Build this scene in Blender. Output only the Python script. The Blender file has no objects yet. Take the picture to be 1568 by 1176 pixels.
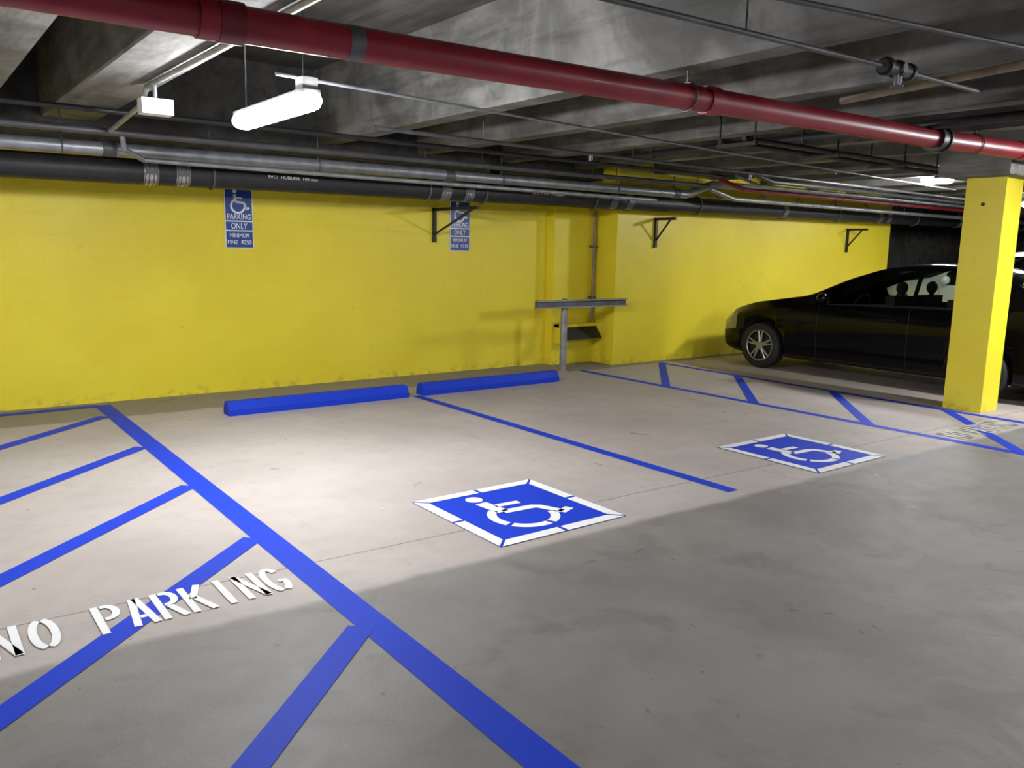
import bpy, math, random, bmesh
from mathutils import Vector, Matrix
random.seed(4)
scene=bpy.context.scene
scene.view_settings.view_transform='Standard'
# ------------------------------------------------------------ camera
cam=bpy.data.objects.new('camera',bpy.data.cameras.new('camera'))
scene.collection.objects.link(cam);scene.camera=cam
cx=Vector((.7972,-.6044,.0206)).normalized();cz=Vector((-.5981,-.7838,.164)).normalized()
cy=cz.cross(cx).normalized();cx=cy.cross(cz)
M=Matrix((cx,cy,cz)).transposed().to_4x4();M.translation=(0,0,1.57);cam.matrix_world=M
cam.data.sensor_width=36;cam.data.lens=28.7;cam.data.clip_start=.05
w=bpy.data.worlds.new('world');scene.world=w;w.use_nodes=True
w.node_tree.nodes['Background'].inputs[0].default_value=(.75,.85,1,1)
w.node_tree.nodes['Background'].inputs[1].default_value=.02

# ------------------------------------------------------------ materials
def N(nt,t,**k):
    n=nt.nodes.new(t)
    for a,b in k.items(): setattr(n,a,b)
    return n
def newmat(name):
    m=bpy.data.materials.new(name);m.use_nodes=True;nt=m.node_tree
    return m,nt,nt.nodes['Principled BSDF']
def mat(name,col,rough=.5,metal=0,var=.12,scale=6,bump=0,col2=None,spec=.5,coat=0):
    m,nt,p=newmat(name)
    tc=N(nt,'ShaderNodeTexCoord');no=N(nt,'ShaderNodeTexNoise')
    no.inputs['Scale'].default_value=scale;no.inputs['Detail'].default_value=6
    nt.links.new(tc.outputs['Object'],no.inputs['Vector'])
    cr=N(nt,'ShaderNodeValToRGB');cr.color_ramp.elements[0].position=.3;cr.color_ramp.elements[1].position=.7
    a=col2 if col2 else tuple(c*(1-var) for c in col)
    cr.color_ramp.elements[0].color=(*a,1);cr.color_ramp.elements[1].color=(*[min(1,c*(1+(var if not col2 else 0))) for c in col],1)
    nt.links.new(no.outputs['Fac'],cr.inputs[0]);nt.links.new(cr.outputs[0],p.inputs['Base Color'])
    p.inputs['Roughness'].default_value=rough;p.inputs['Metallic'].default_value=metal
    p.inputs['Specular IOR Level'].default_value=spec;p.inputs['Coat Weight'].default_value=coat
    if bump:
        b=N(nt,'ShaderNodeBump');b.inputs['Strength'].default_value=bump;b.inputs['Distance'].default_value=.02
        nt.links.new(no.outputs['Fac'],b.inputs['Height']);nt.links.new(b.outputs[0],p.inputs['Normal'])
    return m
def emis(name,col,s):
    m=bpy.data.materials.new(name);m.use_nodes=True;nt=m.node_tree;nt.nodes.clear()
    e=N(nt,'ShaderNodeEmission');o=N(nt,'ShaderNodeOutputMaterial')
    e.inputs[0].default_value=(*col,1);e.inputs[1].default_value=s;nt.links.new(e.outputs[0],o.inputs[0]);return m
def mth(nt,op,a,b=None,c=None):
    n=N(nt,'ShaderNodeMath',operation=op)
    for i,v in enumerate((a,b,c)):
        if v is None: continue
        if isinstance(v,(int,float)): n.inputs[i].default_value=v
        else: nt.links.new(v,n.inputs[i])
    return n.outputs[0]
def mixc(nt,f,a,b,mode='MIX'):
    n=N(nt,'ShaderNodeMix',data_type='RGBA',blend_type=mode)
    if isinstance(f,(int,float)): n.inputs[0].default_value=f
    else: nt.links.new(f,n.inputs[0])
    for i,v in ((6,a),(7,b)):
        if isinstance(v,tuple): n.inputs[i].default_value=(*v,1)
        else: nt.links.new(v,n.inputs[i])
    return n.outputs[2]
def noise(nt,vec,sc,det=6,rough=.55,dist=0):
    n=N(nt,'ShaderNodeTexNoise');n.inputs['Scale'].default_value=sc;n.inputs['Detail'].default_value=det
    n.inputs['Roughness'].default_value=rough;n.inputs['Distortion'].default_value=dist
    nt.links.new(vec,n.inputs['Vector']);return n.outputs['Fac']
def sstep(nt,v,a,b):
    n=N(nt,'ShaderNodeMapRange',interpolation_type='SMOOTHSTEP')
    nt.links.new(v,n.inputs[0]);n.inputs[1].default_value=a;n.inputs[2].default_value=b
    return n.outputs[0]

def floor_mat():
    m,nt,p=newmat('floor_concrete')
    tc=N(nt,'ShaderNodeTexCoord');v=tc.outputs['Object']
    sp=N(nt,'ShaderNodeSeparateXYZ');nt.links.new(v,sp.inputs[0]);X,Y=sp.outputs[0],sp.outputs[1]
    n1=noise(nt,v,.9,7,.6);n2=noise(nt,v,7,8,.65);n3=noise(nt,v,60,4,.6);n4=noise(nt,v,2.3,5,.6,.8)
    n5=noise(nt,v,1.7,8,.7,.5)
    c=mixc(nt,sstep(nt,n1,.3,.7),(.41,.36,.335),(.50,.445,.415))
    c=mixc(nt,mth(nt,'MULTIPLY',sstep(nt,n2,.45,.75),.35),c,(.34,.30,.28))
    # drive-aisle side in a darker tone, starts at y ~ 3.25
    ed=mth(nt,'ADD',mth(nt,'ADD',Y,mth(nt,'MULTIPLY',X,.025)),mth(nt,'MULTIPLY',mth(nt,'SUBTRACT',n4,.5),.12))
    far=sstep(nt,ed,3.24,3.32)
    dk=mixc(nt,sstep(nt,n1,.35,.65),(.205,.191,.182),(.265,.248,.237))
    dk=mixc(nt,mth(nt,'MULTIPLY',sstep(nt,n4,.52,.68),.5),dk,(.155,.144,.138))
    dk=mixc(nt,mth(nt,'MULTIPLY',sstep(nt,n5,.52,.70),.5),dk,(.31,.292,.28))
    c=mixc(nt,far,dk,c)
    # darker concrete strip along the wall
    st=sstep(nt,mth(nt,'ADD',mth(nt,'SUBTRACT',Y,mth(nt,'MULTIPLY',X,.01)),mth(nt,'MULTIPLY',mth(nt,'SUBTRACT',n4,.5),.3)),7.78,7.86)
    c=mixc(nt,mth(nt,'MULTIPLY',st,.7),c,(.18,.17,.13))
    s=sstep(nt,noise(nt,v,3.7,3,.5,1.5),.69,.76)
    c=mixc(nt,mth(nt,'MULTIPLY',s,.5),c,(.10,.09,.08))
    s2=sstep(nt,noise(nt,v,16,2,.5),.74,.78)
    c=mixc(nt,mth(nt,'MULTIPLY',s2,.5),c,(.09,.08,.07))
    ws=sstep(nt,noise(nt,v,9,2,.5),.76,.79)
    c=mixc(nt,mth(nt,'MULTIPLY',ws,.5),c,(.6,.57,.54))
    def joint(a,wd=.0045):
        return mth(nt,'LESS_THAN',mth(nt,'ABSOLUTE',a),wd)
    w1=mth(nt,'MULTIPLY',mth(nt,'SUBTRACT',n2,.5),.02)
    j1=joint(mth(nt,'ADD',mth(nt,'SUBTRACT',mth(nt,'ADD',Y,mth(nt,'MULTIPLY',X,.03)),3.72),w1))
    j2=mth(nt,'MULTIPLY',joint(mth(nt,'ADD',mth(nt,'SUBTRACT',X,5.0),w1),.003),mth(nt,'LESS_THAN',Y,3.6))
    j3=joint(mth(nt,'ADD',mth(nt,'SUBTRACT',Y,-.9),w1))
    j=mth(nt,'MAXIMUM',j1,mth(nt,'MAXIMUM',j2,j3))
    c=mixc(nt,mth(nt,'MULTIPLY',j,.65),c,(.07,.06,.055))
    nt.links.new(c,p.inputs['Base Color'])
    r=mth(nt,'ADD',mth(nt,'MULTIPLY',n2,.25),mth(nt,'ADD',mth(nt,'MULTIPLY',far,.10),.42))
    nt.links.new(r,p.inputs['Roughness']);p.inputs['Specular IOR Level'].default_value=.35
    b=N(nt,'ShaderNodeBump');b.inputs['Strength'].default_value=.25;b.inputs['Distance'].default_value=.004
    nt.links.new(mth(nt,'ADD',n3,mth(nt,'MULTIPLY',n2,1.5)),b.inputs['Height']);nt.links.new(b.outputs[0],p.inputs['Normal'])
    return m
def wall_mat(name):
    m,nt,p=newmat(name)
    tc=N(nt,'ShaderNodeTexCoord');v=tc.outputs['Object']
    sp=N(nt,'ShaderNodeSeparateXYZ');nt.links.new(v,sp.inputs[0])
    cb=N(nt,'ShaderNodeCombineXYZ');nt.links.new(mth(nt,'ADD',sp.outputs[0],sp.outputs[1]),cb.inputs[0]);nt.links.new(sp.outputs[2],cb.inputs[1])
    br=N(nt,'ShaderNodeTexBrick');br.inputs['Scale'].default_value=1;br.inputs['Brick Width'].default_value=.4;br.inputs['Row Height'].default_value=.2
    br.inputs['Mortar Size'].default_value=.004;br.inputs['Mortar Smooth'].default_value=.6
    nt.links.new(cb.outputs[0],br.inputs['Vector'])
    n1=noise(nt,v,1.3,6,.6);n2=noise(nt,v,9,6,.6);n3=noise(nt,v,3,4,.5,1.0)
    c=mixc(nt,sstep(nt,n1,.3,.7),(.88,.71,.032),(.94,.785,.042))
    c=mixc(nt,mth(nt,'MULTIPLY',br.outputs['Fac'],.05),c,(.5,.4,.02))
    gr=mth(nt,'MULTIPLY',sstep(nt,n2,.6,.72),sstep(nt,n3,.5,.62))
    low=mth(nt,'SUBTRACT',1,sstep(nt,sp.outputs[2],.0,.13))
    c=mixc(nt,mth(nt,'MULTIPLY',gr,.25),c,(.4,.31,.05))
    c=mixc(nt,mth(nt,'MULTIPLY',mth(nt,'MULTIPLY',low,sstep(nt,n2,.48,.66)),.45),c,(.28,.22,.06))
    nt.links.new(c,p.inputs['Base Color']);p.inputs['Roughness'].default_value=.42
    b=N(nt,'ShaderNodeBump');b.inputs['Strength'].default_value=.2;b.inputs['Distance'].default_value=.005
    nt.links.new(mth(nt,'SUBTRACT',mth(nt,'MULTIPLY',n2,.5),mth(nt,'MULTIPLY',br.outputs['Fac'],.6)),b.inputs['Height']);nt.links.new(b.outputs[0],p.inputs['Normal'])
    return m
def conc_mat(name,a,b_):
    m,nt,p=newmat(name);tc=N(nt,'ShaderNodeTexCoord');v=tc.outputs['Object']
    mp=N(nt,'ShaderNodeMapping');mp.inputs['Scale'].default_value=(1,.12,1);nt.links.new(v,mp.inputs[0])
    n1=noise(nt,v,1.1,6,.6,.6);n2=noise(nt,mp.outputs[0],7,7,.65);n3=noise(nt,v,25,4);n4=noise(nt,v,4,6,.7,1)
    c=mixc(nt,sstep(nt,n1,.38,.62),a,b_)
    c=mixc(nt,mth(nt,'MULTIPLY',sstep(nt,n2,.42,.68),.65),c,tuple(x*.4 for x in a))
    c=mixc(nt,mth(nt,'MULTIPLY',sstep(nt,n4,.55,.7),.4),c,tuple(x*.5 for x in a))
    nt.links.new(c,p.inputs['Base Color']);p.inputs['Roughness'].default_value=.75
    b=N(nt,'ShaderNodeBump');b.inputs['Strength'].default_value=.3;b.inputs['Distance'].default_value=.01
    nt.links.new(n3,b.inputs['Height']);nt.links.new(b.outputs[0],p.inputs['Normal'])
    return m
def paint_mat(name,col,wear):
    m,nt,p=newmat(name);tc=N(nt,'ShaderNodeTexCoord');v=tc.outputs['Object']
    n1=noise(nt,v,14,7,.7);n2=noise(nt,v,1.6,4)
    c=mixc(nt,sstep(nt,n2,.3,.7),tuple(x*.88 for x in col),col)
    c=mixc(nt,mth(nt,'MULTIPLY',sstep(nt,n1,.68,.76),wear),c,(.36,.33,.30))
    nt.links.new(c,p.inputs['Base Color']);p.inputs['Roughness'].default_value=.6;p.inputs['Specular IOR Level'].default_value=.2
    return m
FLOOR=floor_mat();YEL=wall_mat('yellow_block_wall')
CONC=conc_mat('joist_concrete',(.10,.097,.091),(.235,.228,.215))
SLAB=conc_mat('slab_concrete',(.045,.043,.040),(.10,.096,.09))  # darker than the joists: shade of the recesses put into the slab colour
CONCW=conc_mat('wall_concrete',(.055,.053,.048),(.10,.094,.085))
BLUE=paint_mat('blue_floor_paint',(.010,.050,.60),.3)
WHITE=paint_mat('white_floor_paint',(.9,.9,.9),.2)
WHITEF=paint_mat('white_faded_paint',(.66,.64,.61),.9)
GALV=mat('galvanised_steel',(.34,.35,.37),.42,.6,.25,9)
GALVD=mat('dull_steel',(.12,.12,.125),.5,.5,.25,8)
BLKP=mat('black_iron_pipe',(.018,.018,.020),.5,0,.3,12)
BAND=mat('clamp_band_steel',(.5,.5,.52),.3,.9,.25,60)
RED=mat('red_pipe_paint',(.27,.011,.024),.42,0,.2,5,coat=.05)
REDD=mat('dark_red_coupling',(.16,.008,.014),.4,0,.3,8)
BLACK=mat('black_steel',(.012,.012,.012),.5)
WHT=mat('white_enamel',(.6,.6,.6),.4,0,.05)
SIGNB=mat('sign_blue',(.013,.06,.30),.3,0,.05)
SIGNW=mat('sign_white',(.85,.87,.9),.3,0,.03)
RUST=mat('tan_pipe',(.28,.23,.16),.5,0,.25,8)
PAINTB=mat('car_black_paint',(.0025,.0025,.003),.10,0,.1,3,spec=.2)
PAINTW=mat('car_silver_paint',(.6,.61,.63),.2,.1,.05,3,coat=1)
RUB=mat('tyre_rubber',(.012,.012,.012),.7)
ALLOY=mat('alloy_wheel',(.42,.42,.43),.3,.8,.1)
SEAT=mat('seat_fabric',(.03,.03,.032),.8)
TRIM=mat('black_trim',(.008,.008,.008),.5)
REDL=mat('tail_light',(.35,.01,.01),.15,0,.1,coat=1)
HEADL=mat('headlight_lens',(.16,.16,.15),.08,.3,.1,30,coat=1)
def glass():
    m=bpy.data.materials.new('car_glass');m.use_nodes=True;nt=m.node_tree;nt.nodes.clear()
    o=N(nt,'ShaderNodeOutputMaterial');t=N(nt,'ShaderNodeBsdfTransparent');g=N(nt,'ShaderNodeBsdfGlossy');x=N(nt,'ShaderNodeMixShader');f=N(nt,'ShaderNodeFresnel')
    t.inputs[0].default_value=(.72,.78,.74,1);g.inputs['Roughness'].default_value=.03;f.inputs[0].default_value=1.5
    nt.links.new(f.outputs[0],x.inputs[0]);nt.links.new(t.outputs[0],x.inputs[1]);nt.links.new(g.outputs[0],x.inputs[2]);nt.links.new(x.outputs[0],o.inputs[0]);return m
GLASS=glass()

# ------------------------------------------------------------ mesh builder
class MB:
    def __init__(s): s.v=[];s.f=[];s.m=[];s.s=[];s.mats=[]
    def mi(s,m):
        if m not in s.mats: s.mats.append(m)
        return s.mats.index(m)
    def add(s,vs,fs,m,smooth=False):
        o=len(s.v);s.v+= [tuple(q) for q in vs];k=s.mi(m)
        for f in fs: s.f.append([o+i for i in f]);s.m.append(k);s.s.append(smooth)
    def box(s,x0,x1,y0,y1,z0,z1,m,tx=0,ty=0):
        s.add([(x0+tx,y0+ty,z0),(x1-tx,y0+ty,z0),(x1-tx,y1-ty,z0),(x0+tx,y1-ty,z0),(x0,y0,z1),(x1,y0,z1),(x1,y1,z1),(x0,y1,z1)],
          [(0,3,2,1),(4,5,6,7),(0,1,5,4),(1,2,6,5),(2,3,7,6),(3,0,4,7)],m)
    def cyl(s,a,b,r,m,n=20,r2=None):
        a=Vector(a);b=Vector(b);d=(b-a).normalized();u=d.orthogonal().normalized();w=d.cross(u);r2=r if r2 is None else r2
        ca=[a+(u*math.cos(t)+w*math.sin(t))*r for t in [2*math.pi*i/n for i in range(n)]]
        cb=[b+(u*math.cos(t)+w*math.sin(t))*r2 for t in [2*math.pi*i/n for i in range(n)]]
        s.add(ca+cb,[(i,(i+1)%n,n+(i+1)%n,n+i) for i in range(n)],m,True)
        s.add(ca,[tuple(range(n))[::-1]],m);s.add(cb,[tuple(range(n))],m)
    def sph(s,c,r,m,n=14,k=8,sc=(1,1,1)):
        vs=[];c=Vector(c)
        for i in range(k+1):
            p=math.pi*i/k
            for j in range(n):
                t=2*math.pi*j/n;vs.append(c+Vector((r*sc[0]*math.sin(p)*math.cos(t),r*sc[1]*math.sin(p)*math.sin(t),r*sc[2]*math.cos(p))))
        s.add(vs,[(i*n+j,(i+1)*n+j,(i+1)*n+(j+1)%n,i*n+(j+1)%n) for i in range(k) for j in range(n)],m,True)
    def tube(s,pts,r,m,n=14):
        for a,b in zip(pts,pts[1:]): s.cyl(a,b,r,m,n)
        for p in pts[1:-1]: s.sph(p,r*1.02,m,n)
    def ring(s,c,axis,R,r,m,n=24,k=8):
        c=Vector(c);d=Vector(axis).normalized();u=d.orthogonal().normalized();w=d.cross(u);vs=[]
        for i in range(n):
            t=2*math.pi*i/n;e=u*math.cos(t)+w*math.sin(t)
            for j in range(k):
                q=2*math.pi*j/k;vs.append(c+e*(R+r*math.cos(q))+d*r*math.sin(q))
        s.add(vs,[(i*k+j,((i+1)%n)*k+j,((i+1)%n)*k+(j+1)%k,i*k+(j+1)%k) for i in range(n) for j in range(k)],m,True)
    def ribbon(s,pts,w,m,T):
        n=len(pts);P=[Vector(p) for p in pts];vs=[]
        for i in range(n):
            d=(P[min(i+1,n-1)]-P[max(i-1,0)]).normalized();nn=Vector((-d.y,d.x))*w/2
            vs+= [T(P[i]+nn),T(P[i]-nn)]
        s.add(vs,[(2*i,2*i+1,2*i+3,2*i+2) for i in range(n-1)],m)
    def poly(s,pts,m,T): s.add([T(Vector(p)) for p in pts],[tuple(range(len(pts)))],m)
    def obj(s,name):
        me=bpy.data.meshes.new(name);me.from_pydata(s.v,[],s.f)
        for m in s.mats: me.materials.append(m)
        for p,k,sm in zip(me.polygons,s.m,s.s): p.material_index=k;p.use_smooth=sm
        me.update();o=bpy.data.objects.new(name,me);scene.collection.objects.link(o);return o

# ------------------------------------------------------------ shell
ZC=3.35   # slab soffit
ZS=2.62   # stem soffit
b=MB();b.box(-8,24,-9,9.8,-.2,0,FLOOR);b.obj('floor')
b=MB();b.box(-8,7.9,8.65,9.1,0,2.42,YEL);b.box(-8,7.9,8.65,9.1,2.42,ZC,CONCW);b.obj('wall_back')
b=MB();b.box(7.15,7.9,8.5,8.65,0,2.42,YEL);b.obj('wall_pilaster')
b=MB();b.box(7.9,14.95,8.08,9.1,0,ZC,YEL);b.obj('wall_back')
b=MB();b.box(14.95,24,9.3,9.8,0,ZC,CONCW);b.obj('wall_back')
b=MB();b.box(-8.3,-8,-9,9.8,0,ZC,CONCW);b.obj('wall_left')
b=MB();b.box(24,24.3,-9,9.8,0,ZC,CONCW);b.obj('wall_right')
b=MB();b.box(-8,24,-9.3,-9,0,ZC,CONCW);b.obj('wall_front')
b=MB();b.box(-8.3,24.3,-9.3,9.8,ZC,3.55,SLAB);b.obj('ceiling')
def stem(x0,x1,y1):
    b=MB();b.box(x0-.05,x1+.05,-8.95,y1,ZS,ZC-.001,CONC,tx=.05)
    b.obj('concrete_joist')
stem(-1.3,.75,8.36)
for a,c in ((-6.4,-6.2),(-5.0,-4.8),(-3.4,-3.2),(-2.2,-2.0),(1.18,1.6)): stem(a,c,8.36)
x=3.75
while x<23:
    stem(x,x+.18,8.36 if x<7.6 else 8.07);x+=1.2
b=MB();b.box(-7.99,7.88,8.38,8.64,2.5,ZC-.001,CONCW);b.obj('ledger_beam')
# column with drop head
b=MB();b.box(8.8,9.18,3.62,4.0,0,2.36,YEL);b.cyl((8.803,3.82,2.1),(8.79,3.82,2.1),.018,BLACK,12);b.obj('column')
b=MB();b.box(8.5,13.4,3.48,4.15,2.36,ZS-.001,CONC);b.obj('concrete_beam')
b=MB();b.box(13.0,13.38,3.62,4.0,0,2.36,YEL);b.obj('column')

# ------------------------------------------------------------ floor paint
def ZT(ox,oy,sx,sy,z): return lambda p:(ox+p.x*sx,oy+p.y*sy,z)
def multi(name,segs,w,z=.002):
    b=MB()
    for i,(x0,y0,x1,y1) in enumerate(segs):
        b.ribbon([(x0,y0),(x1,y1)],w,BLUE,ZT(0,0,1,1,z+.0001*i))
    return b.obj(name)
multi('stall_line',[(1.48,-1.5,1.54,8.5)],.14)
multi('stall_line',[(4.38,3.28,4.37,7.4)],.10)
multi('stall_line',[(7.27,2.0,7.17,7.9)],.10)
multi('stall_line',[(8.66,2.0,8.68,7.9)],.10)
multi('stall_line',[(0,-1.5,0,8.45)],.12)
def hatch(xl,xr,ys):
    return [(xl,y-(xr-xl)*.93,xr,y) for y in ys]
multi('hatched_aisle_marking',hatch(.06,1.45,[7.93,6.58,5.34,4.17,2.90,1.66,.4])+[(0.0,8.42,1.5,8.48)],.115,.0028)
multi('hatched_aisle_marking',[(7.2,6.44,8.64,7.83),(7.2,5.2,8.66,6.55),(7.22,3.92,8.66,5.2),(7.24,2.6,8.66,3.9)],.10,.0028)

def arc(cx_,cy_,rx,ry,a0,a1,n=16):
    return [(cx_+rx*math.cos(math.radians(a0+(a1-a0)*i/n)),cy_+ry*math.sin(math.radians(a0+(a1-a0)*i/n))) for i in range(n+1)]
LET={'N':[[(0,0),(0,1)],[(1,0),(1,1)],[(.02,.98),(.98,.02)]],
'O':[arc(.5,.5,.5,.47,100,260),arc(.5,.5,.5,.47,-80,80)],
'P':[[(0,0),(0,1)],[(.28,.95),(.5,.95)]+arc(.5,.73,.45,.22,85,-85)+[(.5,.5),(.28,.5)]],
'R':[[(0,0),(0,1)],[(.28,.95),(.5,.95)]+arc(.5,.74,.45,.21,85,-85)+[(.5,.52),(.28,.52)],[(.5,.46),(1,0)]],
'A':[[(0,0),(.42,1)],[(.58,1),(1,0)],[(.34,.3),(.66,.3)]],
'K':[[(0,0),(0,1)],[(.25,.5),(.95,1)],[(.4,.55),(1,0)]],
'I':[[(.5,0),(.5,1)]],
'G':[arc(.5,.5,.5,.47,40,256),arc(.5,.5,.5,.47,-74,-20)+[(.98,.42),(.6,.42)]]}
def lettering(name,words,oy,lh,lw,sw,m):
    b=MB()
    for txt,ox,pitch in words:
        x=ox
        for ch in txt:
            for st in LET[ch]:
                b.ribbon([(x+p[0]*lw,oy+p[1]*lh) for p in st],sw,m,ZT(0,0,1,1,.005))
            x+=pitch
    return b.obj(name)
lettering('no_parking_lettering',[('NO',.205,.138),('PARKING',.585,.119)],3.42,.29,.078,.031,WHITE)
lettering('no_parking_lettering',[('NO',7.4,.14),('PARKING',7.76,.12)],3.12,.28,.08,.03,WHITEF)

def isa_symbol(b,T,m,stencil=True,k=1.25):
    b.poly(arc(-.13,.31,.06,.06,0,360,20)[:-1],m,T)
    b.ribbon([(-.135,.225),(-.11,.0)],.075*k,m,T)
    b.ribbon([(-.09,.125),(.10,.115)],.045*k,m,T)
    b.ribbon([(-.11,.0),(.03,-.01),(.12,-.015),(.155,-.04),(.22,-.20)],.055*k,m,T)
    b.ribbon([(.20,-.21),(.31,-.165)],.05*k,m,T)
    for a0,a1 in ((125,205),(213,283),(291,350)):
        b.ribbon(arc(-.04,-.12,.205,.205,a0,a1 if stencil else a1+8.5,18),.05*k,m,T)
def isa(name,cx_,cy_,S):
    b=MB();T0=ZT(cx_,cy_,S,S,.003);T1=ZT(cx_,cy_,S,S,.005)
    b.poly([(-.5,-.5),(.5,-.5),(.5,.5),(-.5,.5)],BLUE,T0)
    o=.5;i=.5-.08;g=.013
    for k in range(4):
        R=Matrix.Rotation(k*math.pi/2,2)
        for q in ([(-o+g,o),(-g,o),(-g,i),(-i+g,i)],[(g,o),(o-g,o),(i-g,i),(g,i)]):
            b.poly([R@Vector(p) for p in q],WHITE,T1)
    isa_symbol(b,T1,WHITE)
    b.obj(name)
isa('accessible_parking_symbol',2.94,3.775,.93)
isa('accessible_parking_symbol',5.74,3.675,.93)

# ------------------------------------------------------------ wheel stops
for x0,x1 in ((2.38,4.26),(4.44,6.33)):
    b=MB();prof=[(0,0),(0,.055),(.035,.125),(.125,.125),(.16,.055),(.16,0)]
    n=len(prof);y0=7.36
    sec=[(x0,.97),(x0+.012,1),(x1-.012,1),(x1,.97)]
    vs=[]
    for xx,e in sec:
        for (py,pz) in prof: vs.append((xx,y0+.08+(py-.08)*e,pz*e))
    b.add(vs,[(i*n+j,i*n+(j+1)%n,(i+1)*n+(j+1)%n,(i+1)*n+j) for i in range(3) for j in range(n)]+[tuple(range(n))[::-1],tuple(range(3*n,4*n))],BLUE)
    for q in (.3,(x1-x0)-.3): b.cyl((x0+q,y0+.08,.12),(x0+q,y0+.08,.13),.018,BLACK,10)
    b.obj('wheel_stop')

# ------------------------------------------------------------ signs
def text_parts(s,w,h):
    c=bpy.data.curves.new('t','FONT');c.body=s;c.size=1;c.offset=.012
    o=bpy.data.objects.new('t',c);scene.collection.objects.link(o)
    bpy.context.view_layer.update()
    me=bpy.data.meshes.new_from_object(o.evaluated_get(bpy.context.evaluated_depsgraph_get()))
    vs=[v.co.copy() for v in me.vertices];fs=[tuple(p.vertices) for p in me.polygons]
    bpy.data.objects.remove(o);bpy.data.meshes.remove(me)
    x0=min(v.x for v in vs);x1=max(v.x for v in vs);y0=min(v.y for v in vs);y1=max(v.y for v in vs)
    return [((v.x-x0)/(x1-x0)*w-w/2,(v.y-y0)/(y1-y0)*h) for v in vs],fs
def sign(xc,z0):
    W,H=.295,.61;y=8.648;b=MB()
    b.box(xc-W/2,xc+W/2,y-.004,y,z0,z0+H,SIGNW)
    b.box(xc-W/2+.009,xc+W/2-.009,y-.0052,y-.004,z0+.009,z0+H-.009,SIGNB)
    yy=y-.0062
    T2=lambda p:(xc+.005+p.x*.34,yy,z0+.475+p.y*.34)
    isa_symbol(b,T2,SIGNW,False,1.2)
    b.box(xc-W/2+.009,xc+W/2-.009,yy,yy+.001,z0+.175,z0+.188,SIGNW)
    b.box(xc-W/2+.009,xc+W/2-.009,yy,yy+.001,z0+.272,z0+.285,SIGNW)
    for t,w_,h_,dz in (('PARKING',.25,.06,.295),('ONLY',.17,.062,.20),('MINIMUM',.20,.042,.112),('FINE  $250',.25,.05,.035)):
        vs,fs=text_parts(t,w_,h_)
        b.add([(xc+p[0],yy,z0+dz+p[1]) for p in vs],fs,SIGNW)
    b.obj('accessible_parking_sign')
sign(2.97,1.51);sign(5.73,1.52)

# ------------------------------------------------------------ guard rail & niche
b=MB();b.cyl((6.93,8.0,0),(6.93,8.0,.93),.045,GALV,20);b.cyl((6.93,8.0,.93),(6.93,8.0,.945),.047,GALV,20,.02)
b.cyl((6.93,8.0,0),(6.93,8.0,.012),.085,GALV,20)
b.box(6.4,7.97,7.93,7.95,.83,.93,GALVD);b.box(6.4,7.97,7.90,7.95,.915,.93,GALV);b.box(6.4,7.97,7.90,7.95,.83,.845,GALV)
b.box(7.90,7.975,7.95,8.075,.84,.92,GALVD)
b.obj('guard_rail')
b=MB()
b.add([(7.22,8.498,.34),(7.88,8.498,.34),(7.88,8.498,.52),(7.22,8.498,.52),(7.22,8.28,.36),(7.88,8.28,.36),(7.88,8.42,.52),(7.22,8.42,.52)],
 [(0,1,2,3),(4,5,6,7),(0,4,7,3),(1,5,6,2),(3,2,6,7),(0,1,5,4)],BLACK)
b.box(7.19,7.895,8.40,8.498,.52,.56,YEL)
b.add([(7.19,8.498,.30),(7.23,8.498,.30),(7.23,8.26,.30),(7.19,8.26,.30),(7.19,8.498,.56),(7.23,8.498,.56),(7.23,8.40,.56),(7.19,8.40,.56)],[(0,1,2,3),(4,5,6,7),(2,3,7,6),(0,3,7,4),(1,2,6,5)],YEL)
b.obj('wall_vent_hood')
b=MB();b.cyl((7.82,8.44,.57),(7.82,8.44,2.1),.022,RUST,12)
for z in (.9,1.6): b.box(7.78,7.86,8.42,8.498,z,z+.03,GALVD)
b.obj('standpipe_conduit')

# ------------------------------------------------------------ pipes
def zb(x): return 2.15+.007*x
b=MB()
b.cyl((-7.95,7.85,zb(-8)),(23.9,7.85,zb(23.9)),.11,BLKP,28)
for c in (-3,-2.7,1.91,2.18,4.96,5.27,7.51,7.8,11.2,14,14.3,17,20):
    b.cyl((c-.06,7.85,zb(c)),(c+.06,7.85,zb(c)),.116,BAND,28)
    for q in (-.05,-.02,.02,.05): b.ring((c+q,7.85,zb(c)),(1,0,0),.117,.005,GALVD,24,6)
    b.box(c-.05,c+.05,7.72,7.735,zb(c)-.02,zb(c)+.02,GALVD)
for c in (.1,2.45,4.75,5.5,7.2,9.2,12.7,15.3):
    b.ring((c,7.85,zb(c)),(1,0,0),.118,.012,GALVD,24,6)
    b.cyl((c,7.85,zb(c)+.11),(c,7.85,2.62),.006,GALVD,8)
b.tube([(5.6,7.85,zb(5.6)),(5.75,7.95,2.4),(5.8,8.0,2.6)],.06,BLKP)
for t,xx in (('SVCI  HUBLESS  100 mm',3.2),('ASTM A888',6.4)):
    vs,fs=text_parts(t,.5,.028);b.add([(xx+p[0],7.85-.1115,zb(xx)+.005+p[1]) for p in vs],fs,WHT)
b.obj('drain_pipe')
b=MB();b.tube([(-7.95,7.62,2.28),(.4,7.62,2.305),(4.3,7.62,2.33),(8.7,7.62,2.335),(9.25,7.62,2.50),(23,7.62,2.52)],.055,GALV,20)
for c in (1.55,4.9,8.5): b.cyl((c-.05,7.62,2.312+.003*c),(c+.05,7.62,2.312+.003*c),.066,GALVD,20)
for c in (-1,1.2,3.4,5.6,7.4,10.5,12.5): b.cyl((c,7.62,2.37),(c,7.62,2.62),.006,GALVD,8);b.ring((c,7.62,2.32 if c<9 else 2.5),(1,0,0),.062,.006,GALVD,20,6)
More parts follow.
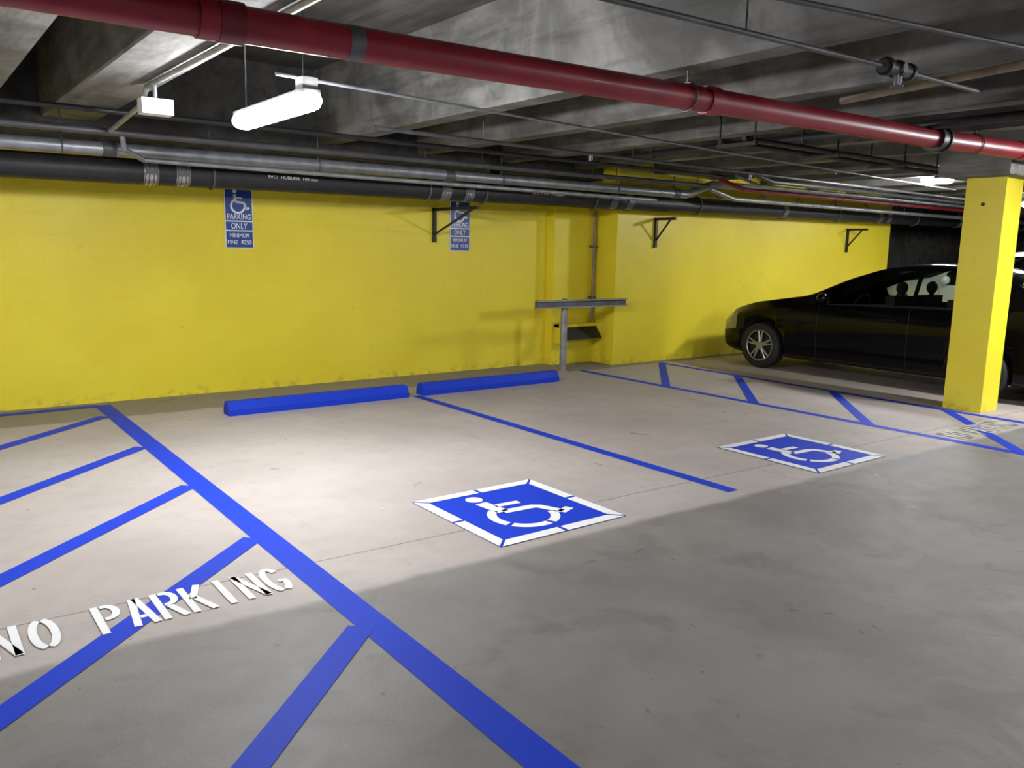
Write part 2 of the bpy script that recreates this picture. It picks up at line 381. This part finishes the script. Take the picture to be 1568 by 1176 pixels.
b.obj('galvanised_pipe')
b=MB();b.tube([(-7.95,7.35,2.42),(1.5,7.35,2.42),(8.5,7.35,2.44),(8.85,7.35,2.44)],.03,GALVD,14);b.tube([(1.6,7.35,2.42),(1.62,7.4,2.3),(1.8,7.54,2.24),(8,7.5,2.22)],.022,GALV,12)
b.obj('conduit_run')
b=MB();b.tube([(-7.95,7.05,2.54),(8.8,7.05,2.54)],.022,BLKP,12);b.obj('conduit')
b=MB()
for yy,zz,r,m in ((7.35,2.3,.03,GALV),(7.2,2.42,.03,RED),(6.95,2.46,.022,GALV),(6.75,2.5,.03,GALVD)):
    b.tube([(8.9,yy,zz+.1),(9.4,yy,zz),(23,yy,zz)],r,m,12)
    for c in (10,12,14,16): b.cyl((c,yy,zz),(c,yy,2.62),.005,GALVD,6)
b.obj('service_pipe_bundle')
b=MB()
for c in (8.9,9.9,10.9,11.9,12.9,13.9):
    b.cyl((c,8.01,2.45),(c,8.01,2.62),.006,GALVD,8);b.ring((c,8.01,2.40),(1,0,0),.05,.006,GALVD,20,6)
b.obj('pipe_hanger_row')
for bx,by in ((5.35,8.65),(8.63,8.08),(13.5,8.08)):
    b=MB();b.box(bx-.02,bx+.02,by-.035,by-.001,1.62,2.03,BLACK);b.box(bx-.02,bx+.02,7.7,by-.001,1.995,2.03,BLACK)
    b.cyl((bx,by-.03,1.72),(bx,7.80,2.0),.014,BLACK,8);b.obj('pipe_bracket')
# red sprinkler main
RP=[(-7.95,3.7,2.42),(.4,3.49,2.438),(1.6,3.46,2.444),(3.9,3.40,2.473),(6.8,3.33,2.497),(8.3,3.29,2.53),(23.9,3.1,2.54)]
def rp(x):
    for a,c in zip(RP,RP[1:]):
        if a[0]<=x<=c[0]:
            t=(x-a[0])/(c[0]-a[0]);return Vector([a[i]+(c[i]-a[i])*t for i in range(3)])
b=MB();b.tube(RP,.073,RED,28)
for c in (1.18,4.05,8.2): b.cyl(rp(c-.05),rp(c+.05),.083,RED if c!=1.18 else REDD,24)
b.cyl(rp(1.05),rp(1.2),.08,RED,24);b.cyl(rp(1.68),rp(1.75),.0745,GALVD,28)
c=6.75;b.cyl(rp(c-.07),rp(c+.07),.088,BLKP,24)
for q in (-.06,.06): b.cyl(rp(c+q-.012),rp(c+q+.012),.10,BLKP,24)
b.cyl(rp(c),rp(c)+Vector((0,.13,0)),.045,BLKP,16);b.cyl(rp(c)+Vector((0,0,-.09)),rp(c)+Vector((0,0,.12)),.025,BLKP,12)
for c in (-1.5,3.85,7.35,10.5):
    p=rp(c);b.ring(p,(1,0,0),.082,.006,GALVD,24,6);b.cyl(p+Vector((0,0,.08)),(p.x,p.y,2.62 if c==3.85 else ZC-.01),.006,GALVD,8)
b.obj('fire_sprinkler_main')
def thin(pts,r,m):
    b=MB();b.tube(pts,r,m,10);return b
b=thin([(1.95,4.95,2.57),(7.05,5.33,2.53),(12,5.6,2.5)],.011,GALV);b.obj('conduit')
b=thin([(.6,2.55,2.55),(2.26,2.39,2.5),(4.0,2.29,2.5),(5.0,2.27,2.5)],.013,GALVD)
b.cyl((4.02,2.29,2.5),(4.28,2.28,2.5),.032,GALVD,14)
for q in (4.04,4.15,4.26): b.cyl((q-.012,2.285,2.5),(q+.012,2.285,2.5),.045,BLKP,16)
b.cyl((4.15,2.28,2.5),(4.15,2.28,2.42),.02,GALV,12);b.cyl((4.15,2.28,2.42),(4.15,2.28,2.412),.035,GALVD,12);b.cyl((4.15,2.24,2.5),(4.15,2.34,2.5),.024,GALVD,12)
b.cyl((3.0,2.34,2.5),(3.0,2.34,ZC-.01),.005,GALVD,6);b.obj('sprinkler_branch')
b=thin([(.6,2.5,2.58),(2.52,2.16,2.56),(4.42,1.80,2.56),(6,1.5,2.56)],.012,GALVD);b.obj('conduit')
b=thin([(5.15,3.2,2.58),(4.85,1.95,2.58),(4.6,.4,2.58)],.024,RUST);b.obj('tan_pipe')
b=thin([(6.55,-2,2.58),(6.55,7.0,2.58)],.038,BLKP)
for yy in (1.5,4.4,6.2): b.ring((6.55,yy,2.58),(0,1,0),.045,.006,GALVD,20,6);b.cyl((6.55,yy,2.62),(6.55,yy,ZC-.01),.006,GALVD,8)
b.obj('branch_pipe')
b=thin([(10.2,4.3,2.57),(10.2,7.0,2.57)],.032,GALVD);b.obj('branch_pipe')
b=thin([(3.2,6.1,2.50),(15,6.3,2.49)],.018,GALVD);b.cyl((5.6,6.14,2.49),(5.6,6.14,2.43),.02,GALV,10);b.cyl((8.2,6.2,2.48),(8.2,6.2,2.42),.02,GALV,10)
for c in (4.3,6.2,8.0,10): b.cyl((c,6.13+.016*(c-4.3),2.5),(c,6.13+.016*(c-4.3),ZC-.01),.005,GALVD,6)
b.obj('sprinkler_branch')
# trapeze hangers carrying paired dark conduits
b=MB()
for yy in (4.40,4.65): b.cyl((5.7,yy,2.50),(13.5,yy,2.50),.022,BLKP,12)
for c in (5.78,7.0,8.2,9.6,11.0,12.4):
    b.box(c-.02,c+.02,4.33,4.73,2.455,2.478,BLKP)
    for yy in (4.35,4.71): b.cyl((c,yy,2.46),(c,yy,ZC-.01 if c not in (8.2,) else 2.9),.009,BLACK,6)
b.obj('trapeze_hung_conduit')
b=MB();b.tube([(1.55,2.4,2.595),(1.5,6.1,2.595),(1.5,6.25,2.5),(1.5,7.28,2.42)],.018,GALV,10)
b.box(1.42,1.62,5.92,6.04,2.40,2.50,WHT);b.cyl((1.52,5.98,2.50),(1.52,5.98,2.61),.015,GALV,10);b.obj('junction_box')

# ------------------------------------------------------------ lamps
def lamp(xc,y0,y1,z,E,col=(.96,.98,1.0)):
    e=emis('lamp_tube',col,E)
    b=MB();prof=[(-.06,.045),(-.078,.01),(-.062,-.028),(-.03,-.045),(.03,-.045),(.062,-.028),(.078,.01),(.06,.045)];n=len(prof)
    zc=z+.01;vs=[]
    for yy,k in ((y0,.45),(y0+.02,.85),(y0+.06,1),(y1-.06,1),(y1-.02,.85),(y1,.45)):
        vs+=[(xc+p[0]*k,yy,zc+(p[1]-.01)*k) for p in prof]
    b.add(vs,[(q*n+i,q*n+i+1,(q+1)*n+i+1,(q+1)*n+i) for q in range(5) for i in range(n-1)]+[tuple(range(n))[::-1],tuple(range(5*n,6*n))],e,True)
    b.box(xc-.055,xc+.055,y0+.02,y1-.02,z+.045,z+.065,GALVD)
    for yy in (y0+.12,y1-.12): b.cyl((xc,yy,z+.06),(xc,yy,ZC-.005),.005,GALVD,8)
    b.box(xc-.045,xc+.045,y0+.03,y0+.13,z+.065,z+.13,WHT)
    b.obj('fluorescent_lamp')
lamp(1.95,4.42,5.58,2.35,195)
lamp(-3.6,4.3,5.6,2.4,210)
lamp(9.3,1.0,2.3,2.46,240)
lamp(11.05,5.2,5.6,2.56,420)
lamp(1.0,-2.6,-1.3,2.45,140)
lamp(6.9,-1.6,-.3,2.45,150)  # unseen fill lamp, added to brighten the near floor on the right
lamp(15.0,4.9,5.9,2.45,90)

# ------------------------------------------------------------ cars
def interp(keys,x):
    for (a,va),(c,vc) in zip(keys,keys[1:]):
        if x<=c:
            t=max(0,(x-a)/(c-a));return va+(vc-va)*t
    return keys[-1][1]
def car(xc,ynose,paint,scale=1):
    L=4.45
    st=lambda s: s if s<1.2 else s+(s-1.2)*.085
    HW=[(0,.62),(.08,.73),(.25,.81),(.6,.865),(1.2,.89),(3.3,.89),(3.9,.865),(4.25,.82),(L,.72)]
    ZB=[(0,.27),(.1,.21),(.3,.18),(3.9,.18),(4.2,.22),(L,.32)]
    ZE=[(0,.55),(.08,.63),(.25,.71),(.6,.80),(1.2,.89),(1.5,.93),(3.5,.99),(4.0,1.02),(4.3,.98),(L,.86)]
    ZT_=[(0,.58),(.06,.68),(.2,.78),(.6,.90),(1.2,1.00),(1.42,1.04),(1.9,1.29),(2.3,1.44),(2.8,1.49),(3.2,1.47),(3.55,1.38),(3.95,1.14),(4.1,1.09),(4.35,1.04),(L,.90)]
    WT=[(0,.50),(.2,.66),(.6,.74),(1.2,.76),(1.42,.74),(1.9,.66),(2.3,.62),(3.2,.61),(3.6,.61),(4.0,.68),(4.3,.66),(L,.58)]
    ss=sorted(set([round(i*L/89,4) for i in range(90)]+[1.62,1.626,2.72,2.726,3.56,3.566]))
    def sm(k,x): return (interp(k,max(0,x-.09))+2*interp(k,x)+interp(k,min(L,x+.09)))/4 if .1<x<L-.1 else interp(k,x)
    mats=[paint,GLASS,TRIM,HEADL,REDL]
    vs=[];fs=[];mi=[]
    for s in ss:
        hw,z0,ze,zt,wt=[sm(k,s) for k in (HW,ZB,ZE,ZT_,WT)]
        P=[(0,z0),(.85*hw,z0),(.96*hw,z0+.06),(.985*hw,z0+.28*(ze-z0)),(hw,z0+.6*(ze-z0)),(.985*hw,ze-.07*(ze-z0)),(.955*hw,ze)]
        for t in (.05,.86,.96): P.append((.955*hw+(wt-.955*hw)*t,ze+(zt-ze)*t))
        P.append((.6*wt,zt+.012));P.append((0,zt+.022))
        ring=[(p[0],p[1]) for p in P]+[(-p[0],p[1]) for p in P[-2:0:-1]]
        for t,z in ring: vs.append((xc+t,ynose-st(s),z))
    n=22
    for i in range(len(ss)-1):
        s=(ss[i]+ss[i+1])/2;seam=ss[i] in (1.62,2.72,3.56)
        for j in range(n):
            fs.append((i*n+j,(i+1)*n+j,(i+1)*n+(j+1)%n,i*n+(j+1)%n))
            k=j if j<11 else 21-j
            m=0
            if k==7 and 1.66<s<3.62 and not (2.68<s<2.76) and not (3.36<s<3.41): m=1
            if k in (9,10) and 1.5<s<2.2: m=1
            if k in (9,10) and 3.5<s<3.9: m=1
            if k in (0,1): m=2
            if k in (4,5) and .05<s<.36: m=3
            if k in (2,) and s<.06: m=2
            if k in (4,5) and s>4.2: m=4
            if k==6 and 1.7<s<3.62: m=2
            if seam and k in (2,3,4,5,6): m=2
            mi.append(m)
    fs.append(tuple(range(n))[::-1]);mi.append(0)
    o0=(len(ss)-1)*n;fs.append(tuple(o0+i for i in range(n)));mi.append(0)
    me=bpy.data.meshes.new('body');me.from_pydata(vs,[],fs)
    for m in mats: me.materials.append(m)
    for p,k in zip(me.polygons,mi): p.material_index=k;p.use_smooth=len(p.vertices)==4
    bm=bmesh.new();bm.from_mesh(me);bmesh.ops.recalc_face_normals(bm,faces=bm.faces);bm.to_mesh(me);bm.free()
    body=bpy.data.objects.new('body',me);scene.collection.objects.link(body)
    WY=[ynose-.80,ynose-3.66];R=.315
    cut=MB()
    for m in mats: cut.mi(m)
    for y in WY:
        for sg in (-1,1): cut.cyl((xc+sg*.60,y,R),(xc+sg*1.2,y,R),R+.045,TRIM,36)
    co=cut.obj('cut')
    cb=bmesh.new();cb.from_mesh(co.data);bmesh.ops.remove_doubles(cb,verts=cb.verts,dist=1e-5);bmesh.ops.recalc_face_normals(cb,faces=cb.faces);cb.to_mesh(co.data);cb.free()
    md=body.modifiers.new('b','BOOLEAN');md.operation='DIFFERENCE';md.solver='EXACT';md.object=co
    bpy.context.view_layer.update()
    nm=bpy.data.meshes.new_from_object(body.evaluated_get(bpy.context.evaluated_depsgraph_get()))
    body.modifiers.clear()
    if len(nm.polygons)>500: body.data=nm
    bpy.data.objects.remove(co)
    root=bpy.data.objects.new('car',None);scene.collection.objects.link(root);body.parent=root
    for wi,y in enumerate(WY):
        for sg in (-1,1):
            b=MB();xo=xc+sg*.885;xi=xc+sg*.68
            prof=[(xi,.22),(xi,.29),(xi+sg*.02,.308),(xi+sg*.05,R),(xo-sg*.05,R),(xo-sg*.02,.308),(xo,.29),(xo,.215)]
            K=40;v=[]
            for q in range(K):
                t=2*math.pi*q/K
                for px,pr in prof: v.append((px,y+pr*math.cos(t),R+pr*math.sin(t)))
            m_=len(prof);b.add(v,[(q*m_+j,((q+1)%K)*m_+j,((q+1)%K)*m_+j+1,q*m_+j+1) for q in range(K) for j in range(m_-1)],RUB,True)
            b.cyl((xi,y,R),(xo-sg*.06,y,R),.216,TRIM,36)
            b.ring((xo-sg*.015,y,R),(1,0,0),.208,.012,ALLOY,36,6)
            for q in range(5):
                for dq in (-.16,.16):
                    t=2*math.pi*q/5+.3+dq
                    d=Vector((0,math.cos(t),math.sin(t)));c0=Vector((xo-sg*.03,y,R))
                    b.cyl(c0+d*.04,c0+d*.205,.021,ALLOY,8,.015)
            b.cyl((xo-sg*.05,y,R),(xo-sg*.012,y,R),.055,ALLOY,20)
            o=b.obj('wheel');o.parent=root
    b=MB()
    for sx in (-.38,.38):
        for s0 in (2.4,3.15):
            y=ynose-s0
            b.box(xc+sx-.23,xc+sx+.23,y-.12,y+.0,.5,1.08,SEAT,tx=-.02);b.box(xc+sx-.23,xc+sx+.23,y,y+.48,.42,.56,SEAT)
            b.sph((xc+sx,y-.08,1.18),.11,SEAT,14,8,(1,.5,.75));b.cyl((xc+sx,y-.08,1.05),(xc+sx,y-.08,1.15),.03,SEAT,8)
    b.box(xc-.66,xc+.66,ynose-1.75,ynose-1.45,.6,.90,TRIM)
    b.ring((xc-.38,ynose-1.95,.92),(0,1,.4),.17,.015,TRIM,24,6)
    o=b.obj('interior');o.parent=root
    b=MB()
    for sg in (-1,1):
        b.sph((xc+sg*.98,ynose-1.78,1.02),.11,paint,16,10,(.95,.6,.65));b.cyl((xc+sg*.86,ynose-1.78,.97),(xc+sg*.95,ynose-1.78,1.0),.022,TRIM,8)
        for s0 in (2.62,3.6): b.box(xc+sg*.897-.012,xc+sg*.897+.012,ynose-s0-.09,ynose-s0+.09,.80,.822,paint)
    b.box(xc-.35,xc+.35,ynose-.05,ynose+.005,.42,.56,TRIM);b.box(xc-.25,xc+.25,ynose-.01,ynose+.015,.30,.40,SIGNW)
    o=b.obj('fittings');o.parent=root
    if scale!=1:
        root.scale=(scale,)*3;root.location=(xc*(1-scale),ynose*(1-scale),0)
    return root
car(10.42,7.68,PAINTB)
car(16.0,9.0,PAINTW,1.15)
